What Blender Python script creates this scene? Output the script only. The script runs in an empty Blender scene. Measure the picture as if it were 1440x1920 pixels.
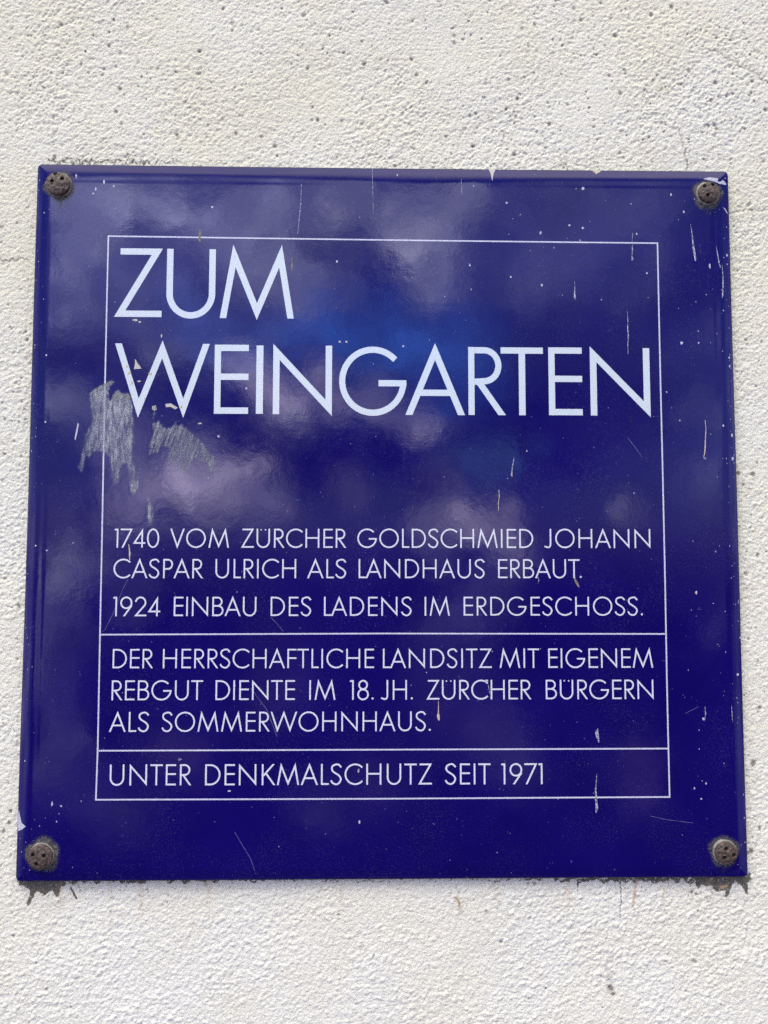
import bpy, math, random
import numpy as np
from mathutils import Matrix, Vector

random.seed(7)
rng = np.random.default_rng(11)
S = bpy.context.scene
COL = S.collection
HZ = 1.70                       # height of the plaque's centre above the pavement

# ------------------------------------------------------------------ camera
CAM = np.array([-0.010694, -0.539695, -0.034177 + HZ])
right = np.array([0.999836, -0.018073, 0.001228])
fwd = np.array([0.017957, 0.997769, 0.064296])
right /= np.linalg.norm(right); fwd /= np.linalg.norm(fwd)
right -= fwd * right.dot(fwd); right /= np.linalg.norm(right)
up = np.cross(right, fwd)
cd = bpy.data.cameras.new('camera'); cam = bpy.data.objects.new('camera', cd); COL.objects.link(cam)
cam.matrix_world = Matrix(((right[0], up[0], -fwd[0], CAM[0]), (right[1], up[1], -fwd[1], CAM[1]),
                           (right[2], up[2], -fwd[2], CAM[2]), (0, 0, 0, 1)))
cd.sensor_fit = 'VERTICAL'; cd.sensor_height = 36; cd.lens = 36 * 1442 / 1920
cd.clip_start = 0.01; cd.clip_end = 500
S.camera = cam

def ray(u, v):
    return fwd + right * ((u - 720) / 1442) - up * ((v - 960) / 1442)
def P(u, v, y=0.0):
    """point of the plane Y=y seen at photo pixel u, v, in plaque coordinates (x right, z up)"""
    d = ray(u, v); t = (y - CAM[1]) / d[1]
    q = CAM + d * t
    return np.array([q[0], q[2] - HZ])
PX = 0.000364                   # metres per photo pixel on the plaque

# ------------------------------------------------------------------ sky and sun
SUN_EL, SUN_AZ = math.radians(63), math.radians(214)
W = bpy.data.worlds.new('World'); S.world = W; W.use_nodes = True
nt = W.node_tree; N = nt.nodes; L = nt.links
N.clear()
out = N.new('ShaderNodeOutputWorld'); bg = N.new('ShaderNodeBackground'); bg.inputs[1].default_value = 0.1
L.new(bg.outputs[0], out.inputs[0])
sky = N.new('ShaderNodeTexSky'); sky.sky_type = 'NISHITA'; sky.sun_disc = False
sky.sun_elevation = SUN_EL; sky.sun_rotation = SUN_AZ; sky.air_density = 1.3; sky.dust_density = 1.0
tc = N.new('ShaderNodeTexCoord')
def nmath(op, a, b=None, c=None):
    n = N.new('ShaderNodeMath'); n.operation = op
    for i, x in enumerate((a, b, c)):
        if x is None: continue
        if isinstance(x, (int, float)): n.inputs[i].default_value = x
        else: L.new(x, n.inputs[i])
    return n.outputs[0]
def nvec(op, a, b=None, scale=None):
    n = N.new('ShaderNodeVectorMath'); n.operation = op
    for i, x in enumerate((a, b)):
        if x is None: continue
        if isinstance(x, (tuple, list)): n.inputs[i].default_value = x
        else: L.new(x, n.inputs[i])
    if scale is not None: n.inputs['Scale'].default_value = scale
    return n.outputs['Value'] if op in ('DISTANCE', 'LENGTH', 'DOT_PRODUCT') else n.outputs[0]
def nnoise(vec, scale, detail=4, rough=0.55, col=False):
    n = N.new('ShaderNodeTexNoise'); n.inputs['Scale'].default_value = scale
    n.inputs['Detail'].default_value = detail; n.inputs['Roughness'].default_value = rough
    L.new(vec, n.inputs['Vector'])
    return n.outputs['Color' if col else 'Fac']
def nramp(x, a, b, lo=0.0, hi=1.0, smooth=True):
    n = N.new('ShaderNodeMapRange'); n.interpolation_type = 'SMOOTHSTEP' if smooth else 'LINEAR'
    L.new(x, n.inputs['Value'])
    for k, val in (('From Min', a), ('From Max', b), ('To Min', lo), ('To Max', hi)): n.inputs[k].default_value = val
    return n.outputs[0]
def nmix(fac, a, b, mode='MIX'):
    n = N.new('ShaderNodeMix'); n.data_type = 'RGBA'; n.blend_type = mode; n.clamp_factor = mode != 'ADD'
    for s, x in ((n.inputs[0], fac), (n.inputs[6], a), (n.inputs[7], b)):
        if isinstance(x, (int, float)): s.default_value = x
        elif isinstance(x, (tuple, list)): s.default_value = (*x, 1)
        else: L.new(x, s)
    return n.outputs[2]
D0 = tc.outputs['Generated']
wob = nvec('SUBTRACT', nnoise(D0, 5.0, 5, 0.6, True), (0.5, 0.5, 0.5))
wob2 = nvec('SUBTRACT', nnoise(D0, 16.0, 3, 0.6, True), (0.5, 0.5, 0.5))
DIR = nvec('ADD', nvec('ADD', D0, nvec('SCALE', wob, None, 0.15)), nvec('SCALE', wob2, None, 0.07))
sep = N.new('ShaderNodeSeparateXYZ'); L.new(D0, sep.inputs[0])
EL = sep.outputs['Z']
# clear sky, high overcast, street side below the horizon
col = nmix(1.0, sky.outputs[0], (0.55, 0.60, 0.80), 'MULTIPLY')
high = nramp(EL, 0.50, 0.66)
high = nmath('MULTIPLY', high, nramp(nnoise(DIR, 3.0, 4), 0.3, 0.7, 0.75, 1.2))
col = nmix(high, col, (27.0, 25.5, 23.0))
low = nramp(EL, 0.03, -0.08)
col = nmix(low, col, (0.5, 0.36, 0.60))
near = nramp(EL, -0.58, -0.85)
col = nmix(near, col, (3.6, 3.3, 3.2))
# clouds and dark silhouettes, shaped for their reflection in the enamel: azimuth (0 = straight out from the wall), elevation, radius in degrees, colour
CLOUDS_AND_GLOWS = [
    (15.4, 23.2, 8.3, (1.3, 1.4, 2.3)),
    (24.5, 9.2, 10.3, (0.9, 0.9, 1.4)),
    (-22.3, -7.1, 4.1, (2.42, 2.31, 3.52)),
    (-21.5, -14.0, 3.6, (1.98, 1.76, 2.75)),
    (-0.5, -5.0, 2.3, (-0.5,)),
    (-7.5, -7.6, 4.2, (1.21, 0.77, 1.43)),
    (7.3, -10.6, 4.5, (1.21, 0.88, 1.54)),
    (18.4, -14.4, 3.1, (1.43, 0.88, 1.54)),
    (0.3, -15.1, 3.3, (0.99, 0.66, 1.21)),
    (-13.8, -13.6, 3.2, (1.32, 0.88, 1.54)),
    (-16.4, 22.2, 11.2, (4.6, 4.8, 8.0)),
    (-21.1, 21.9, 2.1, (12, 12.0, 14.16)),
    (-22.2, 19.1, 1.5, (10, 10.0, 11.8)),
    (-21.6, 16.7, 1.5, (8, 8.0, 9.44)),
    (-17.9, 24.2, 2.5, (14, 14.0, 16.52)),
    (-14.1, 24.1, 2.2, (11, 11.0, 12.98)),
    (-9.9, 24.5, 3.8, (9.5, 9.5, 11.21)),
    (-4.3, 24.8, 3.9, (10.5, 10.5, 12.39)),
    (0.2, 25.9, 2.8, (11, 11.0, 12.98)),
    (5.1, 22.4, 2.4, (16, 16.0, 18.88)),
    (2.8, 24.0, 2.3, (12, 12.0, 14.16)),
    (7.1, 22.0, 2.0, (9, 9.0, 10.62)),
    (-5.1, 20.4, 2.2, (9, 9.0, 10.62)),
    (-2.2, 20.1, 1.9, (10, 10.0, 11.8)),
    (-8.3, 20.6, 1.8, (7, 7.0, 8.26)),
    (-23.5, 23.5, 1.9, (9, 9.0, 10.62)),
    (6.7, 25.8, 2.5, (8, 8.0, 9.44)),
    (-20.9, 17.5, 1.7, (7, 7.0, 8.26)),
    (-16.9, 13.6, 1.3, (8, 8.0, 9.44)),
    (-14.7, 13.8, 1.3, (7, 7.0, 8.26)),
    (-10.1, 14.0, 1.9, (12, 10.32, 12.24)),
    (-8.5, 12.0, 2.1, (17, 14.62, 17.34)),
    (-6.4, 11.0, 1.9, (14, 12.04, 14.28)),
    (-4.2, 13.8, 1.6, (12, 10.32, 12.24)),
    (-3.8, 12.1, 1.7, (9, 7.74, 9.18)),
    (-1.4, 10.8, 1.4, (9, 7.74, 9.18)),
    (0.6, 11.8, 1.6, (13, 11.18, 13.26)),
    (3.6, 11.0, 1.9, (18, 15.48, 18.36)),
    (5.4, 11.7, 1.4, (9, 7.74, 9.18)),
    (-5.6, 9.4, 2.0, (7, 7.0, 8.26)),
    (0.2, 13.9, 1.6, (8, 6.88, 8.16)),
    (-14.2, 5.8, 2.3, (14, 12.04, 14.28)),
    (-12.5, 4.5, 3.2, (16, 13.76, 16.32)),
    (-10.4, 6.3, 1.9, (10, 8.6, 10.2)),
    (-8.9, 6.7, 1.6, (9, 7.74, 9.18)),
    (-8.6, 3.8, 1.9, (11, 9.46, 11.22)),
    (-6.9, 4.0, 2.0, (7, 6.02, 7.14)),
    (-17.1, 3.5, 2.4, (11, 9.46, 11.22)),
    (-20.7, 6.7, 1.4, (7, 7.0, 8.26)),
    (-22.4, 9.2, 1.6, (8, 8.0, 9.44)),
    (-19.1, 7.5, 2.2, (9, 7.74, 9.18)),
    (-22.3, 3.4, 1.6, (6, 5.16, 6.12)),
    (-18.9, 4.9, 1.8, (8, 6.88, 8.16)),
    (-2.2, 5.3, 1.5, (6, 5.16, 6.12)),
    (5.4, 4.1, 1.7, (16, 13.76, 16.32)),
    (6.2, 2.7, 1.7, (12, 10.32, 12.24)),
    (10.5, 3.3, 1.9, (15, 12.9, 15.3)),
    (8.2, 3.1, 1.6, (10, 8.6, 10.2)),
    (5.2, 5.7, 2.2, (6, 5.16, 6.12)),
    (9.7, 0.5, 1.9, (8, 6.88, 8.16)),
    (3.8, 1.7, 2.0, (6, 5.16, 6.12)),
    (18.4, 3.4, 1.2, (5, 4.3, 5.1)),
    (19.8, 20.4, 2.6, (3.5, 3.5, 4.13)),
    (12.3, 24.5, 4.9, (2.5, 2.5, 2.95)),
    (19.2, 24.2, 4.4, (2.5, 2.5, 2.95)),
    (24.3, 15.7, 2.4, (2.5, 2.5, 2.95)),
    (24.2, 10.7, 2.4, (2.2, 2.2, 2.6)),
    (24.1, 5.6, 2.5, (2.2, 2.2, 2.6)),
    (-21.2, 0.1, 1.7, (8, 8.0, 9.44)),
    (-19.4, -0.8, 1.3, (5, 5.0, 5.9)),
    (-22.5, -2.5, 2.3, (3.85, 3.31, 3.93)),
    (6.2, -5.0, 3.5, (1.76, 1.52, 1.79)),
    (8.5, -2.6, 3.1, (2.2, 1.89, 2.24)),
    (-17.3, -2.2, 2.2, (2.42, 2.08, 2.46)),
    (10.3, -13.8, 2.5, (1.76, 1.52, 1.79)),
    (-3.6, -17.5, 2.5, (1.65, 1.42, 1.68)),
    (-17.7, -17.0, 2.3, (1.76, 1.52, 1.79)),
    (-21.9, -12.3, 2.7, (1.65, 1.42, 1.68)),
    (24.2, -3.5, 2.8, (1.65, 1.42, 1.68)),
    (-13.3, 17.2, 2.9, (0.62, 2.52, 9.6)),
    (-9.0, 16.1, 3.4, (0.7, 2.83, 10.8)),
    (-3.8, 16.9, 3.8, (0.78, 3.15, 12.0)),
    (0.6, 16.2, 4.2, (0.86, 3.46, 13.2)),
    (4.2, 18.1, 3.4, (0.62, 2.52, 9.6)),
    (7.5, 17.6, 3.4, (0.27, 1.1, 4.2)),
    (6.2, 14.6, 3.5, (0.39, 1.58, 6.0)),
    (8.2, 8.3, 1.2, (2.6, 6.0, 11.2)),
    (10.0, 8.7, 1.2, (2.6, 6.0, 11.2)),
    (11.7, 8.4, 0.9, (2.6, 6.0, 11.2)),
    (-22.2, 13.9, 2.1, (-0.95,)),
    (-19.8, 13.0, 2.2, (-0.95,)),
    (-17.2, 11.5, 1.8, (-0.9,)),
    (-14.3, 10.6, 2.0, (-0.9,)),
    (-11.6, 9.6, 2.1, (-0.9,)),
    (-8.9, 8.1, 2.3, (-0.85,)),
    (-5.3, 7.2, 2.6, (-0.9,)),
    (-2.2, 7.0, 2.8, (-0.95,)),
    (0.2, 8.0, 2.2, (-0.8,)),
    (1.8, 8.4, 2.0, (-0.8,)),
    (2.6, 6.5, 2.8, (-0.8,)),
    (12.1, 11.4, 4.9, (-0.8,)),
    (17.8, 11.1, 4.8, (-0.8,)),
    (16.0, 17.2, 4.3, (-0.6,)),
    (14.0, 6.7, 3.4, (-0.8,)),
    (22.7, 20.0, 3.7, (-0.6,)),
    (-16.5, 25.7, 1.3, (-0.6,)),
    (-85.0, 12.0, 34.0, (7, 6.5, 10)),  # from here: side glows added so the rolled edges reflect lighter
    (-52.0, 16.0, 14.0, (8, 8, 11)),
    (-46.0, -6.0, 14.0, (6, 5.5, 8)),
    (-60.0, -18.0, 16.0, (4, 3.5, 6)),
    (88.0, 8.0, 30.0, (4, 4, 7)),
    (50.0, 10.0, 16.0, (3.5, 3.5, 5)),
    (48.0, -12.0, 14.0, (2.5, 2.5, 4)),
]
tex = nramp(nnoise(DIR, 15.0, 7, 0.66), 0.38, 0.63, 0.40, 1.55)
acc = None
for az, el, rad, c in CLOUDS_AND_GLOWS:
    a, e = math.radians(az), math.radians(el)
    d = (math.sin(a) * math.cos(e), -math.cos(a) * math.cos(e), math.sin(e))
    r = 2 * math.sin(math.radians(rad) / 2)
    m = nramp(nvec('DISTANCE', DIR, d), r * 1.3, r * 0.2)
    if c[0] < 0:                # dark silhouette: darkens what lies behind
        col = nmix(nmath('MULTIPLY', m, -c[0]), col, (0.4, 0.3, 0.5))
    else:
        acc = nmix(nmath('MULTIPLY', nmath('MULTIPLY', m, 2.15), tex), acc if acc is not None else (0, 0, 0), c, 'ADD')
col = nmix(1.0, col, acc, 'ADD')
L.new(col, bg.inputs[0])

sl = bpy.data.lights.new('sun', 'SUN'); sun = bpy.data.objects.new('sun', sl); COL.objects.link(sun)
sl.energy = 2.9; sl.angle = math.radians(24); sl.color = (1.0, 0.95, 0.87)
sd = Vector((math.sin(SUN_AZ) * math.cos(SUN_EL), math.cos(SUN_AZ) * math.cos(SUN_EL), math.sin(SUN_EL)))
sun.rotation_euler = sd.to_track_quat('Z', 'Y').to_euler(); sun.location = (-1.5, -2.5, 5)

S.cycles.use_denoising = False
S.view_settings.view_transform = 'Standard'; S.view_settings.look = 'None'
S.view_settings.exposure = 0; S.view_settings.gamma = 1; S.view_settings.use_curve_mapping = False

# ------------------------------------------------------------------ material helpers
def new_mat(name):
    global N, L
    m = bpy.data.materials.new(name); m.use_nodes = True
    N = m.node_tree.nodes; L = m.node_tree.links
    return m, N['Principled BSDF']
def put(sock, x):
    if isinstance(x, (int, float)): sock.default_value = x
    elif isinstance(x, (tuple, list)): sock.default_value = (*x, 1) if len(x) == 3 else x
    else: L.new(x, sock)
def ocoord(scale=(1, 1, 1)):
    t = N.new('ShaderNodeTexCoord')
    if scale == (1, 1, 1): return t.outputs['Object']
    return nvec('MULTIPLY', t.outputs['Object'], scale)
def bump(height, strength, dist, normal=None):
    b = N.new('ShaderNodeBump'); b.inputs['Strength'].default_value = strength; b.inputs['Distance'].default_value = dist
    L.new(height, b.inputs['Height'])
    if normal is not None: L.new(normal, b.inputs['Normal'])
    return b.outputs[0]
def attr(name):
    a = N.new('ShaderNodeAttribute'); a.attribute_name = name
    return a.outputs['Fac']
def nvoro(vec, scale, feature='F1'):
    n = N.new('ShaderNodeTexVoronoi'); n.feature = feature; n.inputs['Scale'].default_value = scale
    L.new(vec, n.inputs['Vector'])
    return n.outputs['Distance'], n.outputs['Color']

# --- cobalt enamel
M_BLUE, b = new_mat('blue_enamel')
o = ocoord()
tone = nramp(nnoise(o, 14, 3), 0.3, 0.7)
base = nmix(tone, (0.0032, 0.0010, 0.088), (0.0044, 0.0016, 0.106))
grain = nramp(nnoise(o, 850, 3, 0.7), 0.50, 0.74, 0.0, 0.075)                    # dusty film
film = nramp(nnoise(o, 22, 5, 0.6), 0.35, 0.7)
base = nmix(nmath('MULTIPLY', grain, film), base, (0.42, 0.42, 0.55))
vd, vc = nvoro(o, 330)
spk = nmath('MULTIPLY', nramp(vd, 0.16, 0.08), nramp(nnoise(o, 120, 2), 0.55, 0.66))
base = nmix(nmath('MULTIPLY', spk, 0.22), base, (0.50, 0.52, 0.66))
st = nramp(nnoise(ocoord((700, 10, 22)), 1.0, 3, 0.6), 0.62, 0.80)
sx = N.new('ShaderNodeSeparateXYZ'); L.new(o, sx.inputs[0])
st = nmath('MULTIPLY', st, nmath('MULTIPLY', nramp(sx.outputs['X'], -0.05, 0.2, 0.2, 1.0), nramp(sx.outputs['Z'], -0.1, 0.2)))
base = nmix(nmath('MULTIPLY', st, 0.05), base, (0.45, 0.47, 0.62))
put(b.inputs['Base Color'], base)
put(b.inputs['Roughness'], nramp(nnoise(o, 40, 5, 0.65), 0.3, 0.75, 0.04, 0.11))
b.inputs['IOR'].default_value = 1.5
n1 = bump(nnoise(o, 9, 2), 0.35, 0.0016)
n2 = bump(nnoise(o, 60, 3), 0.25, 0.00025, n1)
put(b.inputs['Normal'], bump(nnoise(o, 900, 2), 0.45, 0.000016, n2))

def enamel(name, c, c2):
    m, b = new_mat(name); o = ocoord()
    put(b.inputs['Base Color'], nmix(nramp(nnoise(o, 900, 3), 0.35, 0.75), c, c2))
    put(b.inputs['Roughness'], 0.16)
    put(b.inputs['Normal'], bump(nnoise(o, 900, 2), 0.3, 0.00005))
    return m
M_TITLE = enamel('pale_blue_enamel', (0.57, 0.65, 0.70), (0.51, 0.60, 0.655))
M_TEXT = enamel('white_enamel', (0.66, 0.69, 0.76), (0.52, 0.55, 0.66))
M_LINE = enamel('line_enamel', (0.60, 0.63, 0.74), (0.38, 0.41, 0.56))

def matte(name, c, c2, scale=500, rough=0.8, alpha=None, bmp=0.0003, turn=0.0):
    m, b = new_mat(name); o = ocoord()
    put(b.inputs['Base Color'], nmix(nramp(nnoise(o, scale, 4, 0.65), 0.35, 0.68), c, c2))
    put(b.inputs['Roughness'], rough)
    if bmp: put(b.inputs['Normal'], bump(nnoise(o, scale * 1.5, 4), 0.5, bmp))
    if alpha:                                               # thin coat: (noise low, noise high, least cover, most cover, grain)
        lo, hi, a0, a1, sc = alpha
        vec = o
        if turn:
            r = N.new('ShaderNodeVectorRotate'); r.rotation_type = 'Y_AXIS'; r.inputs['Angle'].default_value = turn
            L.new(o, r.inputs['Vector']); vec = r.outputs[0]
        n_ = nnoise(nvec('MULTIPLY', vec, sc), 1.0, 6, 0.72)
        n2_ = nramp(nnoise(o, 45, 3), 0.3, 0.7, 0.7, 1.1)
        cv = attr('cover')
        n_ = nmath('ADD', n_, nmath('MULTIPLY', nmath('SUBTRACT', cv, 1.0), 0.30))
        put(b.inputs['Alpha'], nmath('MULTIPLY', nmath('MULTIPLY', nramp(n_, lo, hi, a0, a1), n2_), nmath('MINIMUM', nmath('MULTIPLY', cv, 2.0), 1.0)))
    return m
M_SMEAR = matte('scraped_paint', (0.18, 0.21, 0.29), (0.52, 0.55, 0.57), 1100, 0.7, (0.28, 0.62, 0.06, 0.9, (420, 60, 90)), bmp=0.0001)
M_BEIGE = matte('scraped_paint_thick', (0.34, 0.35, 0.34), (0.55, 0.54, 0.50), 900, 0.8, (0.3, 0.62, 0.05, 0.9, (500, 60, 260)), bmp=0.0001)
M_STREAK = matte('chalky_streak', (0.45, 0.47, 0.55), (0.66, 0.68, 0.74), 900, 0.7, (0.40, 0.60, 0.10, 0.95, (900, 100, 500)), bmp=0)
M_CHIP = matte('bare_undercoat', (0.36, 0.345, 0.30), (0.56, 0.55, 0.52), 900, 0.7)
M_CHIPW = matte('white_speck', (0.50, 0.52, 0.60), (0.32, 0.34, 0.45), 900, 0.5)
M_DRIP = matte('dried_drip', (0.34, 0.29, 0.20), (0.62, 0.58, 0.50), 700, 0.6)
M_RUSTY = matte('brown_stain', (0.10, 0.075, 0.05), (0.28, 0.24, 0.18), 900, 0.7)
M_SCREW = matte('rusty_metal', (0.026, 0.018, 0.014), (0.115, 0.078, 0.062), 520, 0.62, bmp=0.0005)
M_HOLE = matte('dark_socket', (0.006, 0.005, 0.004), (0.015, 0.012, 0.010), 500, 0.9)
M_WASH = matte('weathered_washer', (0.10, 0.10, 0.085), (0.26, 0.255, 0.22), 500, 0.65, bmp=0.0003)
M_RIM = matte('worn_rim', (0.025, 0.027, 0.042), (0.10, 0.10, 0.085), 260, 0.9)
M_HALO = matte('grime_ring', (0.07, 0.07, 0.055), (0.16, 0.155, 0.13), 600, 0.85, (0.30, 0.62, 0.15, 0.9, (420, 100, 420)))
M_LEAF = matte('ochre_scrap', (0.30, 0.19, 0.07), (0.45, 0.33, 0.16), 500, 0.8)

M_RIM.node_tree.nodes['Principled BSDF'].inputs['Specular IOR Level'].default_value = 0.1
# --- rough lime plaster
M_WALL, b = new_mat('lime_plaster'); o = ocoord()
big = nramp(nnoise(o, 9, 5, 0.6), 0.36, 0.64)
sx = N.new('ShaderNodeSeparateXYZ'); L.new(o, sx.inputs[0])
lowz = nramp(sx.outputs['Z'], 0.28, -0.30)                                  # whiter towards the foot
cream = nmix(big, (0.685, 0.680, 0.545), (0.695, 0.698, 0.605))
white = nmix(big, (0.725, 0.718, 0.610), (0.735, 0.744, 0.668))
base = nmix(lowz, cream, white)
base = nmix(nramp(nnoise(o, 520, 4, 0.7), 0.50, 0.74, 0, 0.60), base, (0.50, 0.465, 0.37))
pink = nmath('MULTIPLY', nramp(nnoise(o, 60, 2), 0.64, 0.74), 0.25)
base = nmix(pink, base, (0.66, 0.56, 0.50))
base = nmix(attr('fleck'), base, (0.20, 0.175, 0.14))
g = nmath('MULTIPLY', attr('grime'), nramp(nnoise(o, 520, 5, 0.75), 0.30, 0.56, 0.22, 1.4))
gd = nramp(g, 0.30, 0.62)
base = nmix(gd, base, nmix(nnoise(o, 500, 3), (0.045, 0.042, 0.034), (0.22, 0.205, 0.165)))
base = nmix(attr('ochre'), base, (0.46, 0.33, 0.19))
base = nmix(attr('crack'), base, (0.16, 0.14, 0.11))
put(b.inputs['Base Color'], base); put(b.inputs['Roughness'], 0.92)
b.inputs['Specular IOR Level'].default_value = 0.2
vg, _ = nvoro(nvec('ADD', o, nvec('SCALE', nnoise(o, 700, 2, 0.5, True), None, 0.0012)), 520)
nb1 = bump(nmath('SUBTRACT', 1.0, vg), 0.5, 0.0006)
put(b.inputs['Normal'], bump(nnoise(o, 1200, 3, 0.7), 0.6, 0.0007, nb1))

# ------------------------------------------------------------------ mesh helpers
def mesh(name, V, F, mat, parent=None, smooth=False, attrs=None):
    me = bpy.data.meshes.new(name)
    me.from_pydata([tuple(map(float, v)) for v in V], [], [tuple(f) for f in F]); me.update()
    me.materials.append(mat)
    if smooth: me.polygons.foreach_set('use_smooth', [True] * len(me.polygons))
    if attrs:
        for k, vals in attrs.items():
            a = me.attributes.new(k, 'FLOAT', 'POINT'); a.data.foreach_set('value', np.asarray(vals, dtype=np.float32))
    ob = bpy.data.objects.new(name, me); COL.objects.link(ob)
    if parent: ob.parent = parent
    return ob
def thing(name, label, cat, loc, group=None):
    ob = bpy.data.objects.new(name, None); COL.objects.link(ob); ob.location = loc
    ob.empty_display_size = 0.02
    ob['label'] = label; ob['category'] = cat
    if group: ob['group'] = group
    return ob

# ------------------------------------------------------------------ plaster wall (one sheet of real relief with a body behind)
def vnoise(x, y, seed):
    """smooth value noise, one cell per unit"""
    xi = np.floor(x).astype(np.int64); yi = np.floor(y).astype(np.int64)
    fx = x - xi; fy = y - yi
    fx = fx * fx * fx * (fx * (fx * 6 - 15) + 10); fy = fy * fy * fy * (fy * (fy * 6 - 15) + 10)
    def h(a, c):
        n = (a * 374761393 + c * 668265263 + seed * 974711) & 0x7fffffff
        n = ((n ^ (n >> 13)) * 1274126177) & 0x7fffffff
        n = ((n ^ (n >> 16)) * 1911520717) & 0x7fffffff
        return ((n ^ (n >> 15)) & 0xffff) / 65535.0
    a = h(xi, yi) * (1 - fx) + h(xi + 1, yi) * fx
    c = h(xi, yi + 1) * (1 - fx) + h(xi + 1, yi + 1) * fx
    return a * (1 - fy) + c * fy - 0.5
def grains(x, y, seed, p):
    """one rounded grain per unit cell, of random size and height"""
    xi = np.floor(x).astype(np.int64); yi = np.floor(y).astype(np.int64); best = np.zeros_like(x)
    def h(a, c, k):
        n = (a * 374761393 + c * 668265263 + (seed * 31 + k) * 974711) & 0x7fffffff
        n = ((n ^ (n >> 13)) * 1274126177) & 0x7fffffff
        n = ((n ^ (n >> 16)) * 1911520717) & 0x7fffffff
        return ((n ^ (n >> 15)) & 0xffff) / 65535.0
    for a in (-1, 0, 1):
        for c in (-1, 0, 1):
            cx, cy = xi + a, yi + c
            d2 = (x - cx - h(cx, cy, 1)) ** 2 + (y - cy - h(cx, cy, 2)) ** 2
            r = 0.35 + 0.45 * h(cx, cy, 3)
            best = np.maximum(best, h(cx, cy, 4) ** p * np.clip(1 - d2 / (r * r), 0, 1))
    return best
def axis(lo, hi, step, far):
    core = np.arange(lo, hi, step); tail = []; s, x = step, 0.0
    while x < far:
        s *= 1.13; x += s; tail.append(x)
    t = np.array(tail)
    return np.concatenate([lo - t[::-1], core, core[-1] + t])
WY = 0.0056                     # wall plane behind the enamel face
xs = axis(-0.31, 0.31, 0.00068, 1.2); zs = axis(-0.41, 0.41, 0.00068, 1.1)
X, Z = np.meshgrid(xs, zs)
fine = np.clip(1 - (np.maximum(np.abs(X) - 0.31, 0) + np.maximum(np.abs(Z) - 0.41, 0)) / 0.06, 0, 1)
mm = 1e-3
t = np.clip((0.30 - Z) / 0.58, 0, 1)                       # 0 at the top of the view, 1 at the foot
t = np.clip(t + 0.5 * vnoise(X / 0.12, Z / 0.12, 3), 0, 1)
Hh = 1.3 * vnoise(X / 0.11, Z / 0.11, 1) + 0.7 * vnoise(X / 0.035, Z / 0.035, 2)
ca, sa = math.cos(0.75), math.sin(0.75)
U1 = X * ca + Z * sa; V1 = -X * sa + Z * ca                 # float strokes run up to the right
wx = X + 0.002 * vnoise(X / 0.006, Z / 0.006, 21); wz = Z + 0.002 * vnoise(X / 0.006, Z / 0.006, 22)
ridge = vnoise(U1 / 0.0050, V1 / 0.0023, 4)
g1 = vnoise(wx / 0.0026, wz / 0.0026, 5); g2 = vnoise(X / 0.0015, Z / 0.0015, 6); g3 = vnoise(wx / 0.0060, wz / 0.0060, 7)
amp = 0.80 + 0.9 * (vnoise(X / 0.05, Z / 0.05, 9) + 0.1)
stretch = 0.75
gA = grains(U1 / 0.0030, V1 / 0.0030 / stretch, 51, 2.2); gB = grains(wx / 0.0019, wz / 0.0019, 52, 2.0)
gC = grains(U1 / 0.0036, V1 / 0.0036 / stretch, 53, 2.6); gD = grains(wx / 0.0020, wz / 0.0020, 54, 2.2)
top_h = -0.62 * gA - 0.62 * gB + 0.34 * gD + 0.26 * ridge + 0.20 * g1 + 0.42 * g2
low_h = 0.72 * gC + 0.50 * gD - 0.22 * gB + 0.14 * ridge + 0.14 * g1 + 0.34 * g2
Hh = Hh + fine * amp * (top_h * (1 - t) + low_h * t)
fleck = np.zeros_like(X); grime = np.zeros_like(X); ochre = np.zeros_like(X); crack = np.zeros_like(X)
def window(x, z, r):
    i0, i1 = np.searchsorted(xs, (x - r, x + r)); j0, j1 = np.searchsorted(zs, (z - r, z + r))
    return slice(j0, j1), slice(i0, i1)
def pit(x, z, r, depth, dirt):
    w = window(x, z, r * 1.6)
    a = rng.uniform(0, 3.14); ex = rng.uniform(0.65, 1.0)
    dx, dz = X[w] - x, Z[w] - z
    d = np.hypot((dx * math.cos(a) + dz * math.sin(a)), (-dx * math.sin(a) + dz * math.cos(a)) / ex) / r
    k = np.clip(1.25 - d, 0, 1); k = k * k * (3 - 2 * k)
    Hh[w] -= depth * k
    fleck[w] = np.maximum(fleck[w], dirt * np.clip(1.5 * k - 0.25, 0, 1))
for _ in range(5200):                                       # blowholes, most of them high on the wall
    x, z = rng.uniform(-0.31, 0.31), rng.uniform(-0.41, 0.41)
    tt = (0.30 - z) / 0.58
    if rng.random() > np.clip(1.0 - 1.05 * tt, 0.10, 1) * np.clip(0.55 + 1.1 * x / 0.31 * (z > 0.25), 0.4, 1.2): continue
    r = rng.uniform(0.0006, 0.0012) if rng.random() < 0.72 else rng.uniform(0.0012, 0.0022)
    pit(x, z, r, rng.uniform(0.5, 1.1), rng.uniform(0.35, 0.95))
for _ in range(2600):                                       # soot flecks
    x, z = rng.uniform(-0.31, 0.31), rng.uniform(-0.41, 0.41)
    near = abs(x) > 0.235 or z > 0.25
    if rng.random() > (0.75 if near else 0.25): continue
    pit(x, z, rng.uniform(0.0004, 0.0008), 0.15, rng.uniform(0.4, 1.0))
def wp(u, v): return P(u, v, WY)
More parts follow.
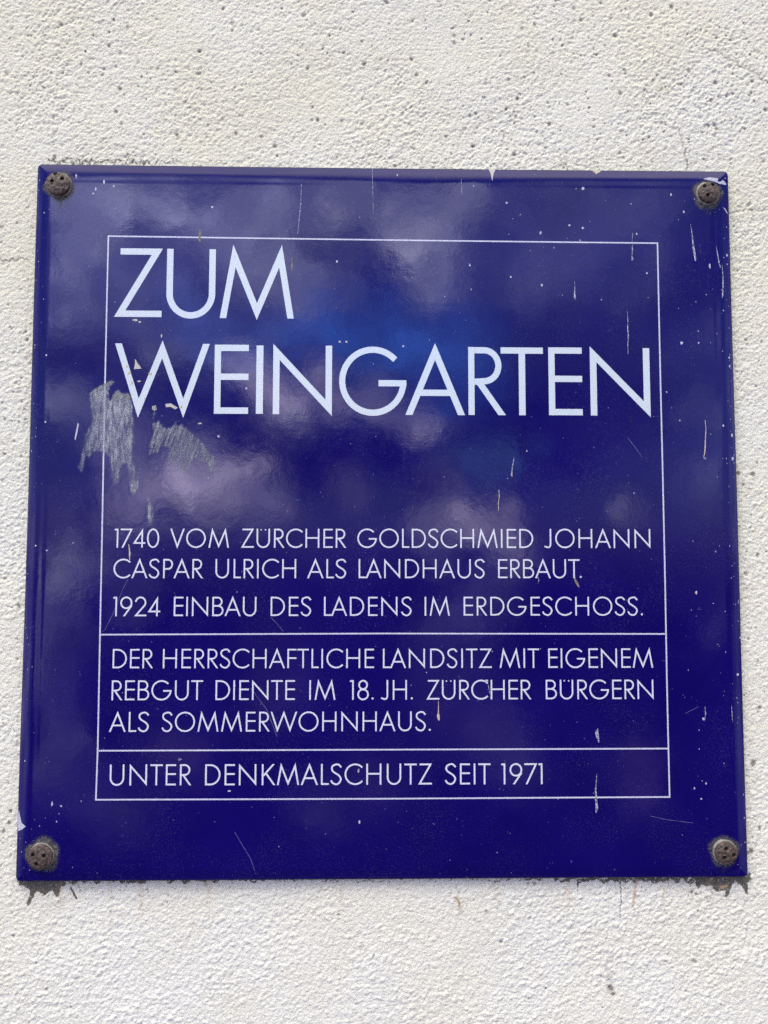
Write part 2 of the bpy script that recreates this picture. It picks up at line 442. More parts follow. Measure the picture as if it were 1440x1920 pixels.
for u, v, r in ((72, 614, 5), (46, 767, 4), (8, 851, 5), (40, 855, 4), (35, 1135, 6), (1412, 889, 7), (1408, 1595, 7), (1412, 1430, 9), (1424, 1552, 5), (1398, 637, 5),
                (80, 462 - 300, 5), (217, 208, 5), (102, 293, 6), (118, 301, 5), (265, 83 + 60, 4), (1145, 1853, 9), (1150, 1864, 6), (20, 1521, 5), (17, 1543, 5), (7, 1558, 6), (1384, 887, 6), (1394, 908, 5), (911, 1707, 4), (990, 1656, 4), (1002, 1656, 4), (1297, 1672, 5), (1305, 1676, 4)):
    x, z = wp(u, v); pit(x, z, r * PX, 0.3, 0.95)
def seg(layer, pts, width, val=1.0, wob_=0.0, seed=1):
    """soft-edged stroke on a wall attribute, points in photo pixels"""
    for (u0, v0, k0), (u1, v1, k1) in zip(pts[:-1], pts[1:]):
        a = wp(u0, v0); c = wp(u1, v1); n = max(2, int(np.hypot(*(c - a)) / 0.0004))
        for i in range(n + 1):
            s = i / n; p = a + (c - a) * s
            if wob_: p = p + wob_ * PX * np.array([vnoise(np.array([p[1] * 500]), np.array([seed * 3.1]), 31)[0], vnoise(np.array([p[0] * 500]), np.array([seed * 5.7]), 32)[0]])
            r = width * PX * (k0 + (k1 - k0) * s); w = window(p[0], p[1], r * 2 + 0.001)
            d = np.hypot(X[w] - p[0], Z[w] - p[1])
            layer[w] = np.maximum(layer[w], val * np.clip(1.4 - d / max(r, 1e-5), 0, 1))
seg(crack, [(-10, 487, 1), (25, 490, 1), (60, 484, 0.5)], 1.5, 0.8, 14, 1)
seg(crack, [(1300, 80, 0.4), (1360, 108, 1), (1400, 132, 1), (1445, 158, 1)], 1.5, 0.75, 12, 2)
seg(crack, [(1274, 245, 0.6), (1281, 270, 1), (1290, 318, 1)], 1.4, 0.7, 8, 3)
seg(crack, [(1368, 397, 1), (1400, 394, 1), (1445, 389, 0.7)], 1.4, 0.65, 10, 4)
seg(crack, [(100, 210, 0.5), (100, 270, 0.8)], 1.2, 0.3, 6, 5)
Hh -= 0.5 * crack
def inside(poly, x, z):
    """vectorised point in polygon"""
    r = np.zeros(x.shape, bool); n = len(poly)
    for i in range(n):
        (x0, z0), (x1, z1) = poly[i], poly[i - 1]
        c = (z0 > z) != (z1 > z)
        r ^= c & (x < (x1 - x0) * (z - z0) / ((z1 - z0) if z1 != z0 else 1e-12) + x0)
    return r
def stain(poly, layer, val=1.0, soft=3):
    pts = [wp(u, v) for u, v in poly]
    c = np.mean(pts, axis=0); w = window(c[0], c[1], max(np.abs(np.array(pts) - c).max(), 0.001) + 0.004)
    m = inside(pts, X[w], Z[w]).astype(float) * val
    for _ in range(soft):
        m[1:-1, 1:-1] = (m[1:-1, 1:-1] * 2 + m[:-2, 1:-1] + m[2:, 1:-1] + m[1:-1, :-2] + m[1:-1, 2:]) / 6
    layer[w] = np.maximum(layer[w], m)
s_ = 300 / 1440
stain([(q[0] * s_, 1500 + q[1] * s_ + 1) for q in ((150, 690), (600, 690), (585, 765), (545, 775), (530, 865), (500, 865), (478, 800), (440, 820), (390, 862), (360, 820), (320, 820), (290, 890), (260, 948), (235, 940), (265, 870), (270, 800), (200, 765))], grime)
s_ = 240 / 1440
stain([(1200 + q[0] * s_, 1500 + q[1] * s_) for q in ((600, 840), (1250, 820), (1250, 850), (1205, 930), (1215, 1000), (1213, 1120), (1195, 1060), (1150, 970), (1100, 920), (1040, 930), (1010, 1010), (975, 1100), (955, 1090), (960, 1000), (910, 1020), (840, 1030), (800, 960), (740, 970), (690, 950), (645, 1005), (630, 950))], grime)
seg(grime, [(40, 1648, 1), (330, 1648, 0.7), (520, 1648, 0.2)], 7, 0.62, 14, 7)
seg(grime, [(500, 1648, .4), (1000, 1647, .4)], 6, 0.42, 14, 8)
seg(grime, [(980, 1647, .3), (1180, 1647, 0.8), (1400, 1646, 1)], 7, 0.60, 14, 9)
seg(grime, [(1163, 1650, 1), (1164, 1690, 0.8), (1162, 1724, 0.5)], 1.5, 0.62, 3, 3)
seg(grime, [(1083, 1650, 1), (1083, 1672, 0.5)], 2.2, 0.8)
seg(grime, [(133, 1665, 1), (143, 1684, 1.3)], 2.0, 0.7)
seg(fleck, [(1141, 1788, .5), (1144, 1830, 1), (1146, 1858, 1.4)], 3.5, 0.28, 14, 11)
for u_ in (112, 205, 262, 388, 640, 930, 1062, 1240, 1330): seg(ochre, [(u_, 1650, 1), (u_ + 3, 1668 + 30 * rng.random(), .8), (u_ + 2, 1700 + 60 * rng.random(), .3)], 4.0, 0.22, 10, u_)
seg(ochre, [(1192, 1650, 1), (1190, 1678, 1.2), (1186, 1704, 0.6)], 2.6, 0.7, 5, 4)
seg(ochre, [(1350, 1664, 1), (1362, 1661, 1)], 3.0, 0.9)
for _ in range(330):                                        # spatter under the lower edge, thickest by the screws
    u = rng.choice([rng.normal(130, 90), rng.normal(1310, 110), rng.uniform(60, 1390)]); v = 1650 + rng.exponential(16)
    x, z = wp(u, v); pit(x, z, rng.uniform(0.0004, 0.0010), 0.1, rng.uniform(0.4, 1.0))
for _ in range(420):                                        # and round the other edges
    e = rng.integers(3)
    u, v = [(66 - rng.exponential(14) - (0), rng.uniform(300, 1650)), (1372 + rng.exponential(16), rng.uniform(320, 1650)), (rng.uniform(70, 1370), 308 - rng.exponential(9))][e]
    if e == 0: u -= (v - 306) * 40 / 1344
    if e == 1: u += (v - 322) * 36 / 1326
    x, z = wp(u, v); pit(x, z, rng.uniform(0.0004, 0.0010), 0.2, rng.uniform(0.3, 0.9))
seg(grime, [(84, 302, 1), (160, 301, 0.8), (300, 304, 0.5), (420, 306, 0.3)], 5, 0.42, 20, 6)  # shadow line along the top edge, painted as brown dirt in this layer
# mortar stands a little proud round the plaque
n_r, n_c = X.shape
Y = WY - Hh * mm * 0.80
V = np.stack([X.ravel(), Y.ravel(), Z.ravel()], 1)
idx = np.arange(n_r * n_c).reshape(n_r, n_c)
F = np.stack([idx[:-1, :-1].ravel(), idx[:-1, 1:].ravel(), idx[1:, 1:].ravel(), idx[1:, :-1].ravel()], 1)
bd = np.concatenate([idx[0, :], idx[1:, -1], idx[-1, -2::-1], idx[-2:0:-1, 0]])     # boundary loop, then the wall's thickness
nb = len(bd); VB = V[bd].copy(); VB[:, 1] = 0.36
nv = len(V); k = np.arange(nb); k2 = (k + 1) % nb
FS = np.stack([bd[k], nv + k, nv + k2, bd[k2]], 1)
V = np.concatenate([V, VB]); F = np.concatenate([F, FS])
me = bpy.data.meshes.new('plaster_wall')
me.vertices.add(len(V)); me.vertices.foreach_set('co', V.astype(np.float32).ravel())
me.loops.add(F.size); me.loops.foreach_set('vertex_index', F.astype(np.int32).ravel())
me.polygons.add(len(F)); me.polygons.foreach_set('loop_start', np.arange(0, F.size, 4, dtype=np.int32))
me.update(calc_edges=True); me.validate()
me.polygons.foreach_set('use_smooth', np.ones(len(F), bool))
for nm, a in (('fleck', fleck), ('grime', grime), ('ochre', ochre), ('crack', crack)):
    at = me.attributes.new(nm, 'FLOAT', 'POINT')
    at.data.foreach_set('value', np.concatenate([a.ravel(), np.zeros(nb)]).astype(np.float32))
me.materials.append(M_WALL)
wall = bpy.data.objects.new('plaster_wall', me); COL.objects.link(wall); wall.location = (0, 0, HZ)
wall['label'] = 'rough cream-white plaster wall with pits, hairline cracks and grime behind the plaque'
wall['category'] = 'wall'

# ------------------------------------------------------------------ the plaque
plaque = thing('plaque', 'square cobalt blue enamel plaque with white German lettering headed ZUM WEINGARTEN', 'plaque', (0, 0, HZ))
AX, AZ, RC = 0.2505, 0.2511, 0.0035
def Fh(x, z):
    """height of the enamel face towards the viewer"""
    x = np.asarray(x, float); z = np.asarray(z, float)
    d = np.minimum(AX - np.abs(x), AZ - np.abs(z))
    e = np.clip(1 - d / 0.0115, 0, 1)
    h = -0.0011 * e ** 2
    h = h + 0.00006 * np.sin(np.clip((d - 0.004) / 0.010, 0, 1) * 2 * math.pi) * (0.45 + 0.55 * np.sin(x * 19 + z * 15 + 0.6))       # slight bead inside the rolled edge
    h = h + 0.00035 * np.sin(x * 9 + 1.0) * np.cos(z * 11 + 0.4) + 0.0002 * np.sin(z * 21 + x * 6)
    return h
def ring(d, n=72):
    a, c = AX - d, AZ - d; r = max(RC - d, 0.0)
    pts = []
    for (sx_, sz_, a0) in ((1, 1, 0), (-1, 1, 90), (-1, -1, 180), (1, -1, 270)):
        for k in range(7):
            q = math.radians(a0 + 90 * k / 6)
            pts.append((sx_ * (a - r) + r * math.cos(q), sz_ * (c - r) + r * math.sin(q)))
        nx = {0: (-1, 1), 90: (-1, -1), 180: (1, -1), 270: (1, 1)}[a0]
        p = pts[-1]; q2 = (nx[0] * (a - r) + r * math.cos(math.radians(a0 + 90)), nx[1] * (c - r) + r * math.sin(math.radians(a0 + 90)))
        for k in range(1, n): pts.append((p[0] + (q2[0] - p[0]) * k / n, p[1] + (q2[1] - p[1]) * k / n))
    return pts
INS = 0.0007
ed = np.concatenate([[0.0], np.linspace(0.0005, 0.0155, 26), [0.018, 0.0215]])
def axis2(a): 
    t = ed[ed < 0.03]; mid = np.linspace(-(a - INS - 0.0255), a - INS - 0.0255, 112)
    return np.concatenate([-(a - INS) + t, mid, (a - INS) - t[::-1]])
gx, gz = axis2(AX), axis2(AZ); r_ = RC - INS
V, F = [], []
for z in gz:
    for x in gx:
        u_, v_ = (abs(x) - (AX - RC)) / r_, (abs(z) - (AZ - RC)) / r_
        px_, pz_ = x, z
        if u_ > 0 and v_ > 0:
            px_ = math.copysign(AX - RC + r_ * u_ * math.sqrt(1 - v_ * v_ / 2), x); pz_ = math.copysign(AZ - RC + r_ * v_ * math.sqrt(1 - u_ * u_ / 2), z)
        V.append((px_, -float(Fh(px_, pz_)), pz_))
m_ = len(gx)
for i in range(len(gz) - 1):
    for k in range(m_ - 1): F.append((i * m_ + k, i * m_ + k + 1, (i + 1) * m_ + k + 1, (i + 1) * m_ + k))
nr = len(ring(0.0))
panel = mesh('panel', V, F, M_BLUE, plaque, True)
V, F = [], []
prof = [(0.00072, -0.000010), (0.0003, 0.00016), (0.0, 0.0006), (0.0, 0.0040)]
for d, yy in prof:
    for (x, z) in ring(d):
        jit = 0.00012 * math.sin(x * 900) * math.sin(z * 750 + 1) if d in (0.0003,) else 0
        V.append((x, -float(Fh(x * 0.9995, z * 0.9995)) + yy + jit, z))
for i in range(len(prof) - 1):
    for k in range(nr):
        k2 = (k + 1) % nr
        F.append((i * nr + k, i * nr + k2, (i + 1) * nr + k2, (i + 1) * nr + k))
mesh('edge_rim', V, F, M_RIM, plaque, False)

class Sheet:
    """thin fired-on shapes lying on the enamel; each stroke a hair above the last"""
    def __init__(s): s.V, s.F, s.n, s.A = [], [], 0, []
    def strip(s, Lp, Rp, maxlen=0.005):
        off = 0.00005 + 0.000012 * (s.n % 12); s.n += 1
        A = [Lp[0]]; B = [Rp[0]]
        for i in range(len(Lp) - 1):
            a0, a1, b0, b1 = map(np.array, (Lp[i], Lp[i + 1], Rp[i], Rp[i + 1]))
            m = max(1, int(math.ceil(max(np.hypot(*(a1 - a0)), np.hypot(*(b1 - b0))) / maxlen)))
            for k in range(1, m + 1): A.append(a0 + (a1 - a0) * k / m); B.append(b0 + (b1 - b0) * k / m)
        o_ = len(s.V)
        for p, q in zip(A, B):
            for r in (p, q): s.V.append((r[0], -float(Fh(r[0], r[1])) - off, r[1])); s.A.append(1.0)
        for i in range(len(A) - 1): s.F.append((o_ + 2 * i, o_ + 2 * i + 1, o_ + 2 * i + 3, o_ + 2 * i + 2))
    def poly(s, pts, inset=0.35):
        """filled patch: outline, an inner ring and a hub, so it can fade at its edge"""
        off = 0.00008 + 0.000012 * (s.n % 12); s.n += 1
        pts = [np.array(p) for p in pts]; c = np.mean(pts, axis=0); o_ = len(s.V); n = len(pts)
        for p in pts: s.V.append((p[0], -float(Fh(*p)) - off, p[1])); s.A.append(1.0)
        s.F.append(tuple(range(o_, o_ + n)))
    def patch(s, pts, soft=0.0016, fade=0.45, step=0.00055):
        """thin coat: a fine net over the outline that thins out towards its edge and its lower end"""
        q = np.array(pts); lo, hi = q.min(0) - step, q.max(0) + step
        gx_, gz_ = np.arange(lo[0], hi[0], step), np.arange(lo[1], hi[1], step)
        Xg, Zg = np.meshgrid(gx_, gz_); ins = inside(pts, Xg, Zg)
        dist = np.full(Xg.shape, 1.0)
        for i in range(len(q)):
            a, c = q[i - 1], q[i]; d = c - a
            t_ = np.clip(((Xg - a[0]) * d[0] + (Zg - a[1]) * d[1]) / max(d.dot(d), 1e-12), 0, 1)
            dist = np.minimum(dist, np.hypot(Xg - a[0] - t_ * d[0], Zg - a[1] - t_ * d[1]))
        cov = np.where(ins, np.clip(dist / soft, 0, 1), 0) * (1 - fade * (hi[1] - Zg) / (hi[1] - lo[1]))
        off = 0.00008 + 0.000012 * (s.n % 12); s.n += 1; o_ = len(s.V); w_ = len(gx_)
        Yg = -Fh(Xg, Zg) - off
        for x, y, z, c in zip(Xg.ravel(), Yg.ravel(), Zg.ravel(), cov.ravel()): s.V.append((x, y, z)); s.A.append(float(c))
        for i in range(len(gz_) - 1):
            for k in range(w_ - 1):
                if cov[i:i + 2, k:k + 2].max() > 0: s.F.append((o_ + i * w_ + k, o_ + i * w_ + k + 1, o_ + (i + 1) * w_ + k + 1, o_ + (i + 1) * w_ + k))
    def build(s, name, mat, parent=plaque):
        ob = mesh(name, s.V, s.F, mat, parent, False, {'cover': s.A})
        # all faces look at the viewer
        import bmesh
        bm = bmesh.new(); bm.from_mesh(ob.data)
        bm.normal_update()
        for f in bm.faces:
            if f.normal.y > 0: f.normal_flip()
        bmesh.ops.delete(bm, geom=[v_ for v_ in bm.verts if not v_.link_faces], context='VERTS')
        bmesh.ops.triangulate(bm, faces=[f for f in bm.faces if len(f.verts) > 4])
        bm.to_mesh(ob.data); bm.free()
        return ob

# ---- light geometric capitals, drawn as strokes (cap height 1)
def isect(p, d, q, e):
    den = d[0] * e[1] - d[1] * e[0]
    if abs(den) < 1e-9: return (p + q) / 2
    s = ((q[0] - p[0]) * e[1] - (q[1] - p[1]) * e[0]) / den
    return p + d * s
def stroke(pts, w, ends='bb', closed=False):
    """returns left and right outlines of a mitred stroke; end 'h' is cut level, 'b' square"""
    p = [np.array(q, float) for q in pts]
    if closed: p = p + [p[0]]
    n = len(p); D = [(p[i + 1] - p[i]) / np.linalg.norm(p[i + 1] - p[i]) for i in range(n - 1)]
    Nn = [np.array((-d[1], d[0])) * w / 2 for d in D]
    Lp, Rp = [], []
    for i in range(n):
        if closed and i in (0, n - 1): a, c = n - 2, 0
        elif i == 0 or i == n - 1:
            j = 0 if i == 0 else n - 2
            if (ends[0] if i == 0 else ends[1]) == 'h' and abs(D[j][1]) > 0.05:
                h = np.array((1.0, 0.0))
                Lp.append(isect(p[i] + Nn[j], D[j], p[i], h)); Rp.append(isect(p[i] - Nn[j], D[j], p[i], h))
            else: Lp.append(p[i] + Nn[j]); Rp.append(p[i] - Nn[j])
            continue
        else: a, c = i - 1, i
        if D[a].dot(D[c]) > 0.99999: Lp.append(p[i] + Nn[a]); Rp.append(p[i] - Nn[a])
        else:
            Lp.append(isect(p[i] + Nn[a], D[a], p[i] + Nn[c], D[c])); Rp.append(isect(p[i] - Nn[a], D[a], p[i] - Nn[c], D[c]))
    return Lp, Rp
def arc(cx, cy, rx, ry, a0, a1, n=20):
    return [(cx + rx * math.cos(math.radians(a0 + (a1 - a0) * i / n)), cy + ry * math.sin(math.radians(a0 + (a1 - a0) * i / n))) for i in range(n + 1)]
def spline(pts, m=6):
    p = [np.array(q, float) for q in pts]; p = [2 * p[0] - p[1]] + p + [2 * p[-1] - p[-2]]; r = []
    for i in range(1, len(p) - 2):
        for k in range(m):
            s = k / m
            r.append(0.5 * (2 * p[i] + (p[i + 1] - p[i - 1]) * s + (2 * p[i - 1] - 5 * p[i] + 4 * p[i + 1] - p[i + 2]) * s * s + (3 * p[i] - p[i - 1] - 3 * p[i + 1] + p[i + 2]) * s ** 3))
    r.append(p[-2]); return [tuple(q) for q in r]
def glyph(ch, w):
    """list of (points, ends, closed) in cap-height units"""
    h = w / 2; o_ = 0.012; R = 0.5 + o_ - h
    if ch == 'A':
        W_ = .84; x0 = h * 1.1
        k = (W_ / 2 - x0)
        yb = .325
        return [([(x0, 0), (W_ / 2, 1.0 - w * 0.75), (W_ - x0, 0)], 'hh', 0), ([(x0 + k * yb + h * .4, yb), (W_ - x0 - k * yb - h * .4, yb)], 'bb', 0)]
    if ch == 'B':
        return [([(h, 0), (h, 1)], 'bb', 0),
                ([(w, 1 - h), (.27, 1 - h)] + arc(.27, .765 - h * .5, .215, .235 - h * .5, 90, -90)[1:] + [(w, .53)], 'bb', 0),
                ([(.29, .53)] + arc(.29, .265 + h * .5, .265 - h * .3, .265 - h * .5, 90, -90)[1:] + [(w, h)], 'bb', 0)]
    if ch == 'C': return [(arc(.5 + o_, .5, R, R, 43, 317, 36), 'bb', 0)]
    if ch == 'D': return [([(h, 0), (h, 1)], 'bb', 0), ([(w, 1 - h), (.24, 1 - h)] + arc(.24, .5, .50 - h, .5 - h, 90, -90, 26)[1:] + [(w, h)], 'bb', 0)]
    if ch == 'E': return [([(h, 0), (h, 1)], 'bb', 0)] + [([(w, y), (.49, y)], 'bb', 0) for y in (1 - h, .535, h)]
    if ch == 'F': return [([(h, 0), (h, 1)], 'bb', 0)] + [([(w, y), (.47, y)], 'bb', 0) for y in (1 - h, .52)]
    if ch == 'G': return [(arc(.5 + o_, .5, R, R, 43, 357, 40) + [(.5 + o_ + R, .485 + h * .2)], 'bb', 0), ([(.60, .47), (.5 + o_ + R + h, .47)], 'bb', 0)]
    if ch == 'H': return [([(h, 0), (h, 1)], 'bb', 0), ([(.73 - h, 0), (.73 - h, 1)], 'bb', 0), ([(w, .52), (.73 - w, .52)], 'bb', 0)]
    if ch == 'I': return [([(h, 0), (h, 1)], 'bb', 0)]
    if ch == 'J': return [([(.36 - h, 1), (.36 - h, .20)] + arc(.18, .20, .18 - h, .215 - h, 0, -112, 14)[1:] + [(.0, .085)], 'bb', 0)]
    if ch == 'K': return [([(h, 0), (h, 1)], 'bb', 0), ([(w * .9, .44), (.57, 1)], 'bh', 0), ([(.20, .56), (.61, 0)], 'bh', 0)]
    if ch == 'L': return [([(h, 1), (h, h), (.38, h)], 'bb', 0)]
    if ch == 'M': return [([(h, 0), (.20, 1.02 - w * 1.35), (.535, w * 1.05), (.87, 1.02 - w * 1.35), (1.07 - h, 0)], 'hh', 0)]
    if ch == 'N':
        return [([(h, 0), (h, 1.02 - w * 1.25), (.84 - h, -.02 + w * 1.25), (.84 - h, 1)], 'bb', 0)]
    if ch == 'O': return [(arc(.5 + o_, .5, R, R, 0, 360, 44)[:-1], 'bb', 1)]
    if ch == 'P': return [([(h, 0), (h, 1)], 'bb', 0), ([(w, 1 - h), (.25, 1 - h)] + arc(.25, .73 - h * .2, .255 - h, .27 - h * .8, 90, -90)[1:] + [(w, .46 + h * .4)], 'bb', 0)]
    if ch == 'R': return [([(h, 0), (h, 1)], 'bb', 0), ([(w, 1 - h), (.24, 1 - h)] + arc(.24, .735 - h * .2, .26 - h, .265 - h * .8, 90, -90)[1:] + [(w, .47 + h * .4)], 'bb', 0), ([(.17, .47), (.505, 0)], 'bh', 0)]
    if ch == 'S':
        k = .09 - h * 1.0
        return [(spline([(.485 + k, .83), (.42, .925 + k * .6), (.29, .965 + .045 - h), (.15 - k * .5, .90), (.085 - .045 + h, .765), (.13, .645), (.245, .56), (.38, .475), (.48, .37), (.51 + .045 - h, .255), (.46, .12), (.365, .05 - k*.2), (.26, .033 - .045 + h), (.12, .09), (.03 + .01, .215)], 6), 'bb', 0)]
    if ch == 'T': return [([(0, 1 - h), (.60, 1 - h)], 'bb', 0), ([(.30, 0), (.30, 1 - w)], 'bb', 0)]
    if ch in 'UÜ':
        r = .35 - h
        g_ = [([(h, 1), (h, .35)] + arc(.35, .35, r, .35 + o_ - h, 180, 360, 26)[1:] + [(.70 - h, 1)], 'bb', 0)]
        if ch == 'Ü': g_ += [(arc(x, .945, .038, .038, 0, 360, 12)[:-1], 'dot', 2) for x in (.235, .465)]
        return g_
    if ch == 'V': return [([(h * 1.1, 1), (.38, w * 1.1 - .02), (.76 - h * 1.1, 1)], 'hh', 0)]
    if ch == 'W': return [([(h * 1.1, 1), (.355, w * 1.2 - .02), (.685, 1.03 - w * 1.2), (1.0, w * 1.2 - .02), (1.37 - h * 1.1, 1)], 'hh', 0)]
    if ch == 'Z': return [([(.08, 1 - h), (.69 - w * .95, 1 - h), (w * .95, h), (.68, h)], 'bb', 0)]
    if ch == '1': return [([(0, .925), (.045, .965 - h * .2), (.19 - h, .965 - h * .2)], 'bb', 0), ([(.19 - h, 0), (.19 - h, 1)], 'bb', 0)]
    if ch == '7': return [([(0, 1 - h), (.64 - w * .9, 1 - h), (.10, 0)], 'bh', 0)]
    if ch == '4': return [([(.47, 0), (.47, 1 - w * 1.4), (w * .8, .245), (.64, .245)], 'bb', 0)]
    if ch == '0': return [(arc(.32, .5, .32 - h, R, 0, 360, 40)[:-1], 'bb', 1)]
    if ch == '9': return [(arc(.31, .69, .31 - h, .32 - h, 0, 360, 32)[:-1], 'bb', 1), ([(.585, .55), (.20, 0)], 'bh', 0)]
    if ch == '2': return [(arc(.31, .70, .27 - h * .4, .31 - h, 172, -28, 20) + [(w * .95, h), (.62, h)], 'bb', 0)]
    if ch == '8': return [(arc(.30, .755, .23 - h * .6, .255 - h, 0, 360, 28)[:-1], 'bb', 1), (arc(.30, .27, .295 - h, .275 - h * .5, 0, 360, 32)[:-1], 'bb', 1)]
    if ch == '.': return [(arc(.065, .065, .055, .055, 0, 360, 14)[:-1], 'dot', 2)]
SB = {'A': (0, 0), 'V': (0, 0), 'W': (0, 0), 'T': (.15, .15), 'O': (.5, .5), 'C': (.5, .25), 'G': (.5, .6), 'D': (1, .5), 'B': (1, .45), 'R': (1, .15), 'P': (1, .2), 'S': (.35, .45),
      'E': (1, .45), 'F': (1, .2), 'L': (1, .1), 'K': (1, 0), 'Z': (.25, .25), 'M': (.5, .5), 'J': (.2, 1), '4': (.1, .3), '7': (.2, .0), '0': (.5, .5), '9': (.5, .5), '2': (.4, .4), '1': (.2, 1.0), '8': (.5, .5), '.': (.6, 0)}
def outlines(ch, w):
    res = []
    for pts, ends, cl in glyph(ch, w):
        if cl == 2: res.append((pts, None)); continue
        res.append(stroke(pts, w, ends, bool(cl)))
    allp = [q for a, c in res for q in (list(a) + (list(c) if c is not None else []))]
    return res, min(q[0] for q in allp), max(q[0] for q in allp)
def lay(sheet, ch, w, x0, x1, zb, cap, fit=True, tilt=0.0):
    """set one capital between x0 and x1 on the baseline zb"""
    res, a, c = outlines(ch, w)
    kx = (x1 - x0) / (c - a) if fit else cap
    f = lambda q: (x0 + (q[0] - a) * kx, zb + q[1] * cap + tilt * (q[0] - a) * kx)
    for Lp, Rp in res:
        if Rp is None: sheet.poly([f(q) for q in Lp])
        else: sheet.strip([f(q) for q in Lp], [f(q) for q in Rp])
def set_word(sheet, word, w, u0, u1, vb, vt):
    vm = (vb + vt) / 2
    x0, x1 = P(u0, vm)[0], P(u1, vm)[0]; zb = P((u0 + u1) / 2, vb)[1]; cap = P((u0 + u1) / 2, vt)[1] - zb
    ws = [(lambda r: r[2] - r[1])(outlines(c, w)) * cap for c in word]
    gaps = []
    for a, c in zip(word[:-1], word[1:]):
        a = 'U' if a == 'Ü' else a; c = 'U' if c == 'Ü' else c
        g_ = SB.get(a, (1, 1))[1] + SB.get(c, (1, 1))[0] + 0.12
        if a + c in ('LT', 'TA', 'AT', 'AV', 'VA', 'LA'): g_ -= .3
        if a + c in ('T.',): g_ -= .9
        gaps.append(g_)
    unit = (x1 - x0 - sum(ws)) / max(sum(gaps), 1e-6)
    kx = 1.0
    lo, hi = 0.045 * cap, 0.13 * cap
    if len(word) > 1 and not lo <= unit <= hi:              # keep even spacing, condense or widen the capitals a touch
        u2 = min(max(unit, lo), hi); kx = (x1 - x0 - u2 * sum(gaps)) / sum(ws); unit = u2
    x = x0
    for i, c in enumerate(word):
        lay(sheet, c, w, x, x + ws[i] * kx, zb, cap)
        x += ws[i] * kx + (unit * gaps[i] if i < len(gaps) else 0)
    return kx, unit / cap

# ---- title, capital by capital (left, right, baseline, cap line in the photo)
def title(items):
    sh = Sheet()
    for ch, u0, u1, vb, vt in items:
        vm = (vb + vt) / 2
        x0, x1 = P(u0, vm)[0], P(u1, vm)[0]; zb = P((u0 + u1) / 2, vb)[1]; cap = P((u0 + u1) / 2, vt)[1] - zb
        lay(sh, ch, 0.092, x0, x1, zb, cap)
    return sh.build('title_lettering', M_TITLE)
title([('Z', 215.5, 304.5, 594.5, 466), ('U', 312.5, 404, 596, 467), ('M', 413, 551.5, 597, 466.5)])
title([('W', 214.5, 392.5, 777.5, 644.5), ('E', 402, 466, 776, 646.5), ('I', 480.5, 493.5, 776, 648), ('N', 512, 622.5, 777, 648), ('G', 636, 762, 778.5, 651.5), ('A', 760, 871.5, 778.5, 650.5),
       ('R', 878, 948, 778.5, 651), ('T', 939, 1018.5, 778.8, 651.5), ('E', 1028.5, 1091.5, 778.8, 651.5), ('N', 1106.5, 1218.5, 779.5, 652.5)])
TXT = [
    ([('1740', 213.8, 298.3), ('VOM', 318.8, 429.5), ('ZÜRCHER', 452, 649.3), ('GOLDSCHMIED', 670, 999.5), ('JOHANN', 1020, 1219)], 1026.8, 991.2, 1027.6, 992),
    ([('CASPAR', 212.5, 380.7), ('ULRICH', 404, 555.3), ('ALS', 576, 649.3), ('LANDHAUS', 672.5, 908.8), ('ERBAUT.', 933.8, 1090.3)], 1084.2, 1048, 1084, 1048.6),
    ([('1924', 211.3, 300.5), ('EINBAU', 325.8, 480.7), ('DES', 507.5, 583.8), ('LADENS', 607.5, 772), ('IM', 796.2, 843.3), ('ERDGESCHOSS.', 869.2, 1205)], 1155.5, 1119, 1153.8, 1119),
    ([('DER', 211.2, 287.2), ('HERRSCHAFTLICHE', 305.5, 701.3), ('LANDSITZ', 718, 921.8), ('MIT', 936.7, 1010.8), ('EIGENEM', 1027.8, 1224.5)], 1253, 1217, 1252, 1215.6),
    ([('REBGUT', 209.4, 380.6), ('DIENTE', 404.2, 553), ('IM', 580, 629), ('18.', 655.5, 700.6), ('JH.', 714.2, 774), ('ZÜRCHER', 799.5, 996.2), ('BÜRGERN', 1023.2, 1225.2)], 1313, 1275.8, 1310.6, 1274.3),
    ([('ALS', 204.6, 279.6), ('SOMMERWOHNHAUS.', 303, 807.7)], 1372.2, 1335, 1370.6, 1333.8),
    ([('UNTER', 206, 359), ('DENKMALSCHUTZ', 384.8, 810), ('SEIT', 833.8, 920), ('1971', 939.2, 1017.2)], 1472.6, 1433.2, 1470.3, 1431),
]
for words_, b0, t0, b1, t1 in TXT:
    sh = Sheet(); u_a, u_b = words_[0][1], words_[-1][2]
    for wd, u0, u1 in words_:
        s = ((u0 + u1) / 2 - u_a) / (u_b - u_a)
        r_ = set_word(sh, wd, 0.081, u0, u1, b0 + (b1 - b0) * s, t0 + (t1 - t0) * s)
        print('WORD', wd, 'kx %.3f gap %.3f' % r_)
    sh.build('text_line', M_TEXT)
# ---- thin border and the two dividing lines
def pxstroke(sh, pts, w, closed=False):
    q = [P(u, v) for u, v in pts]
    sh.strip(*stroke(q, w, 'bb', closed))
sh = Sheet()
pxstroke(sh, [(203.5, 443), (718, 449.5), (1233, 455.7), (1238, 700), (1247, 1100), (1251, 1300), (1255.5, 1494.3), (720, 1497.5), (180, 1499.3), (183.5, 1400), (188, 1150), (194, 850)], 2.8 * PX, True)
sh.build('border_line', M_LINE)
for pts in ([(189.5, 1190), (720, 1187.8), (1247, 1188.6)], [(185, 1407.5), (720, 1405.5), (1252.5, 1403.6)]):
    sh = Sheet(); pxstroke(sh, pts, 2.8 * PX); sh.build('divider_line', M_LINE)

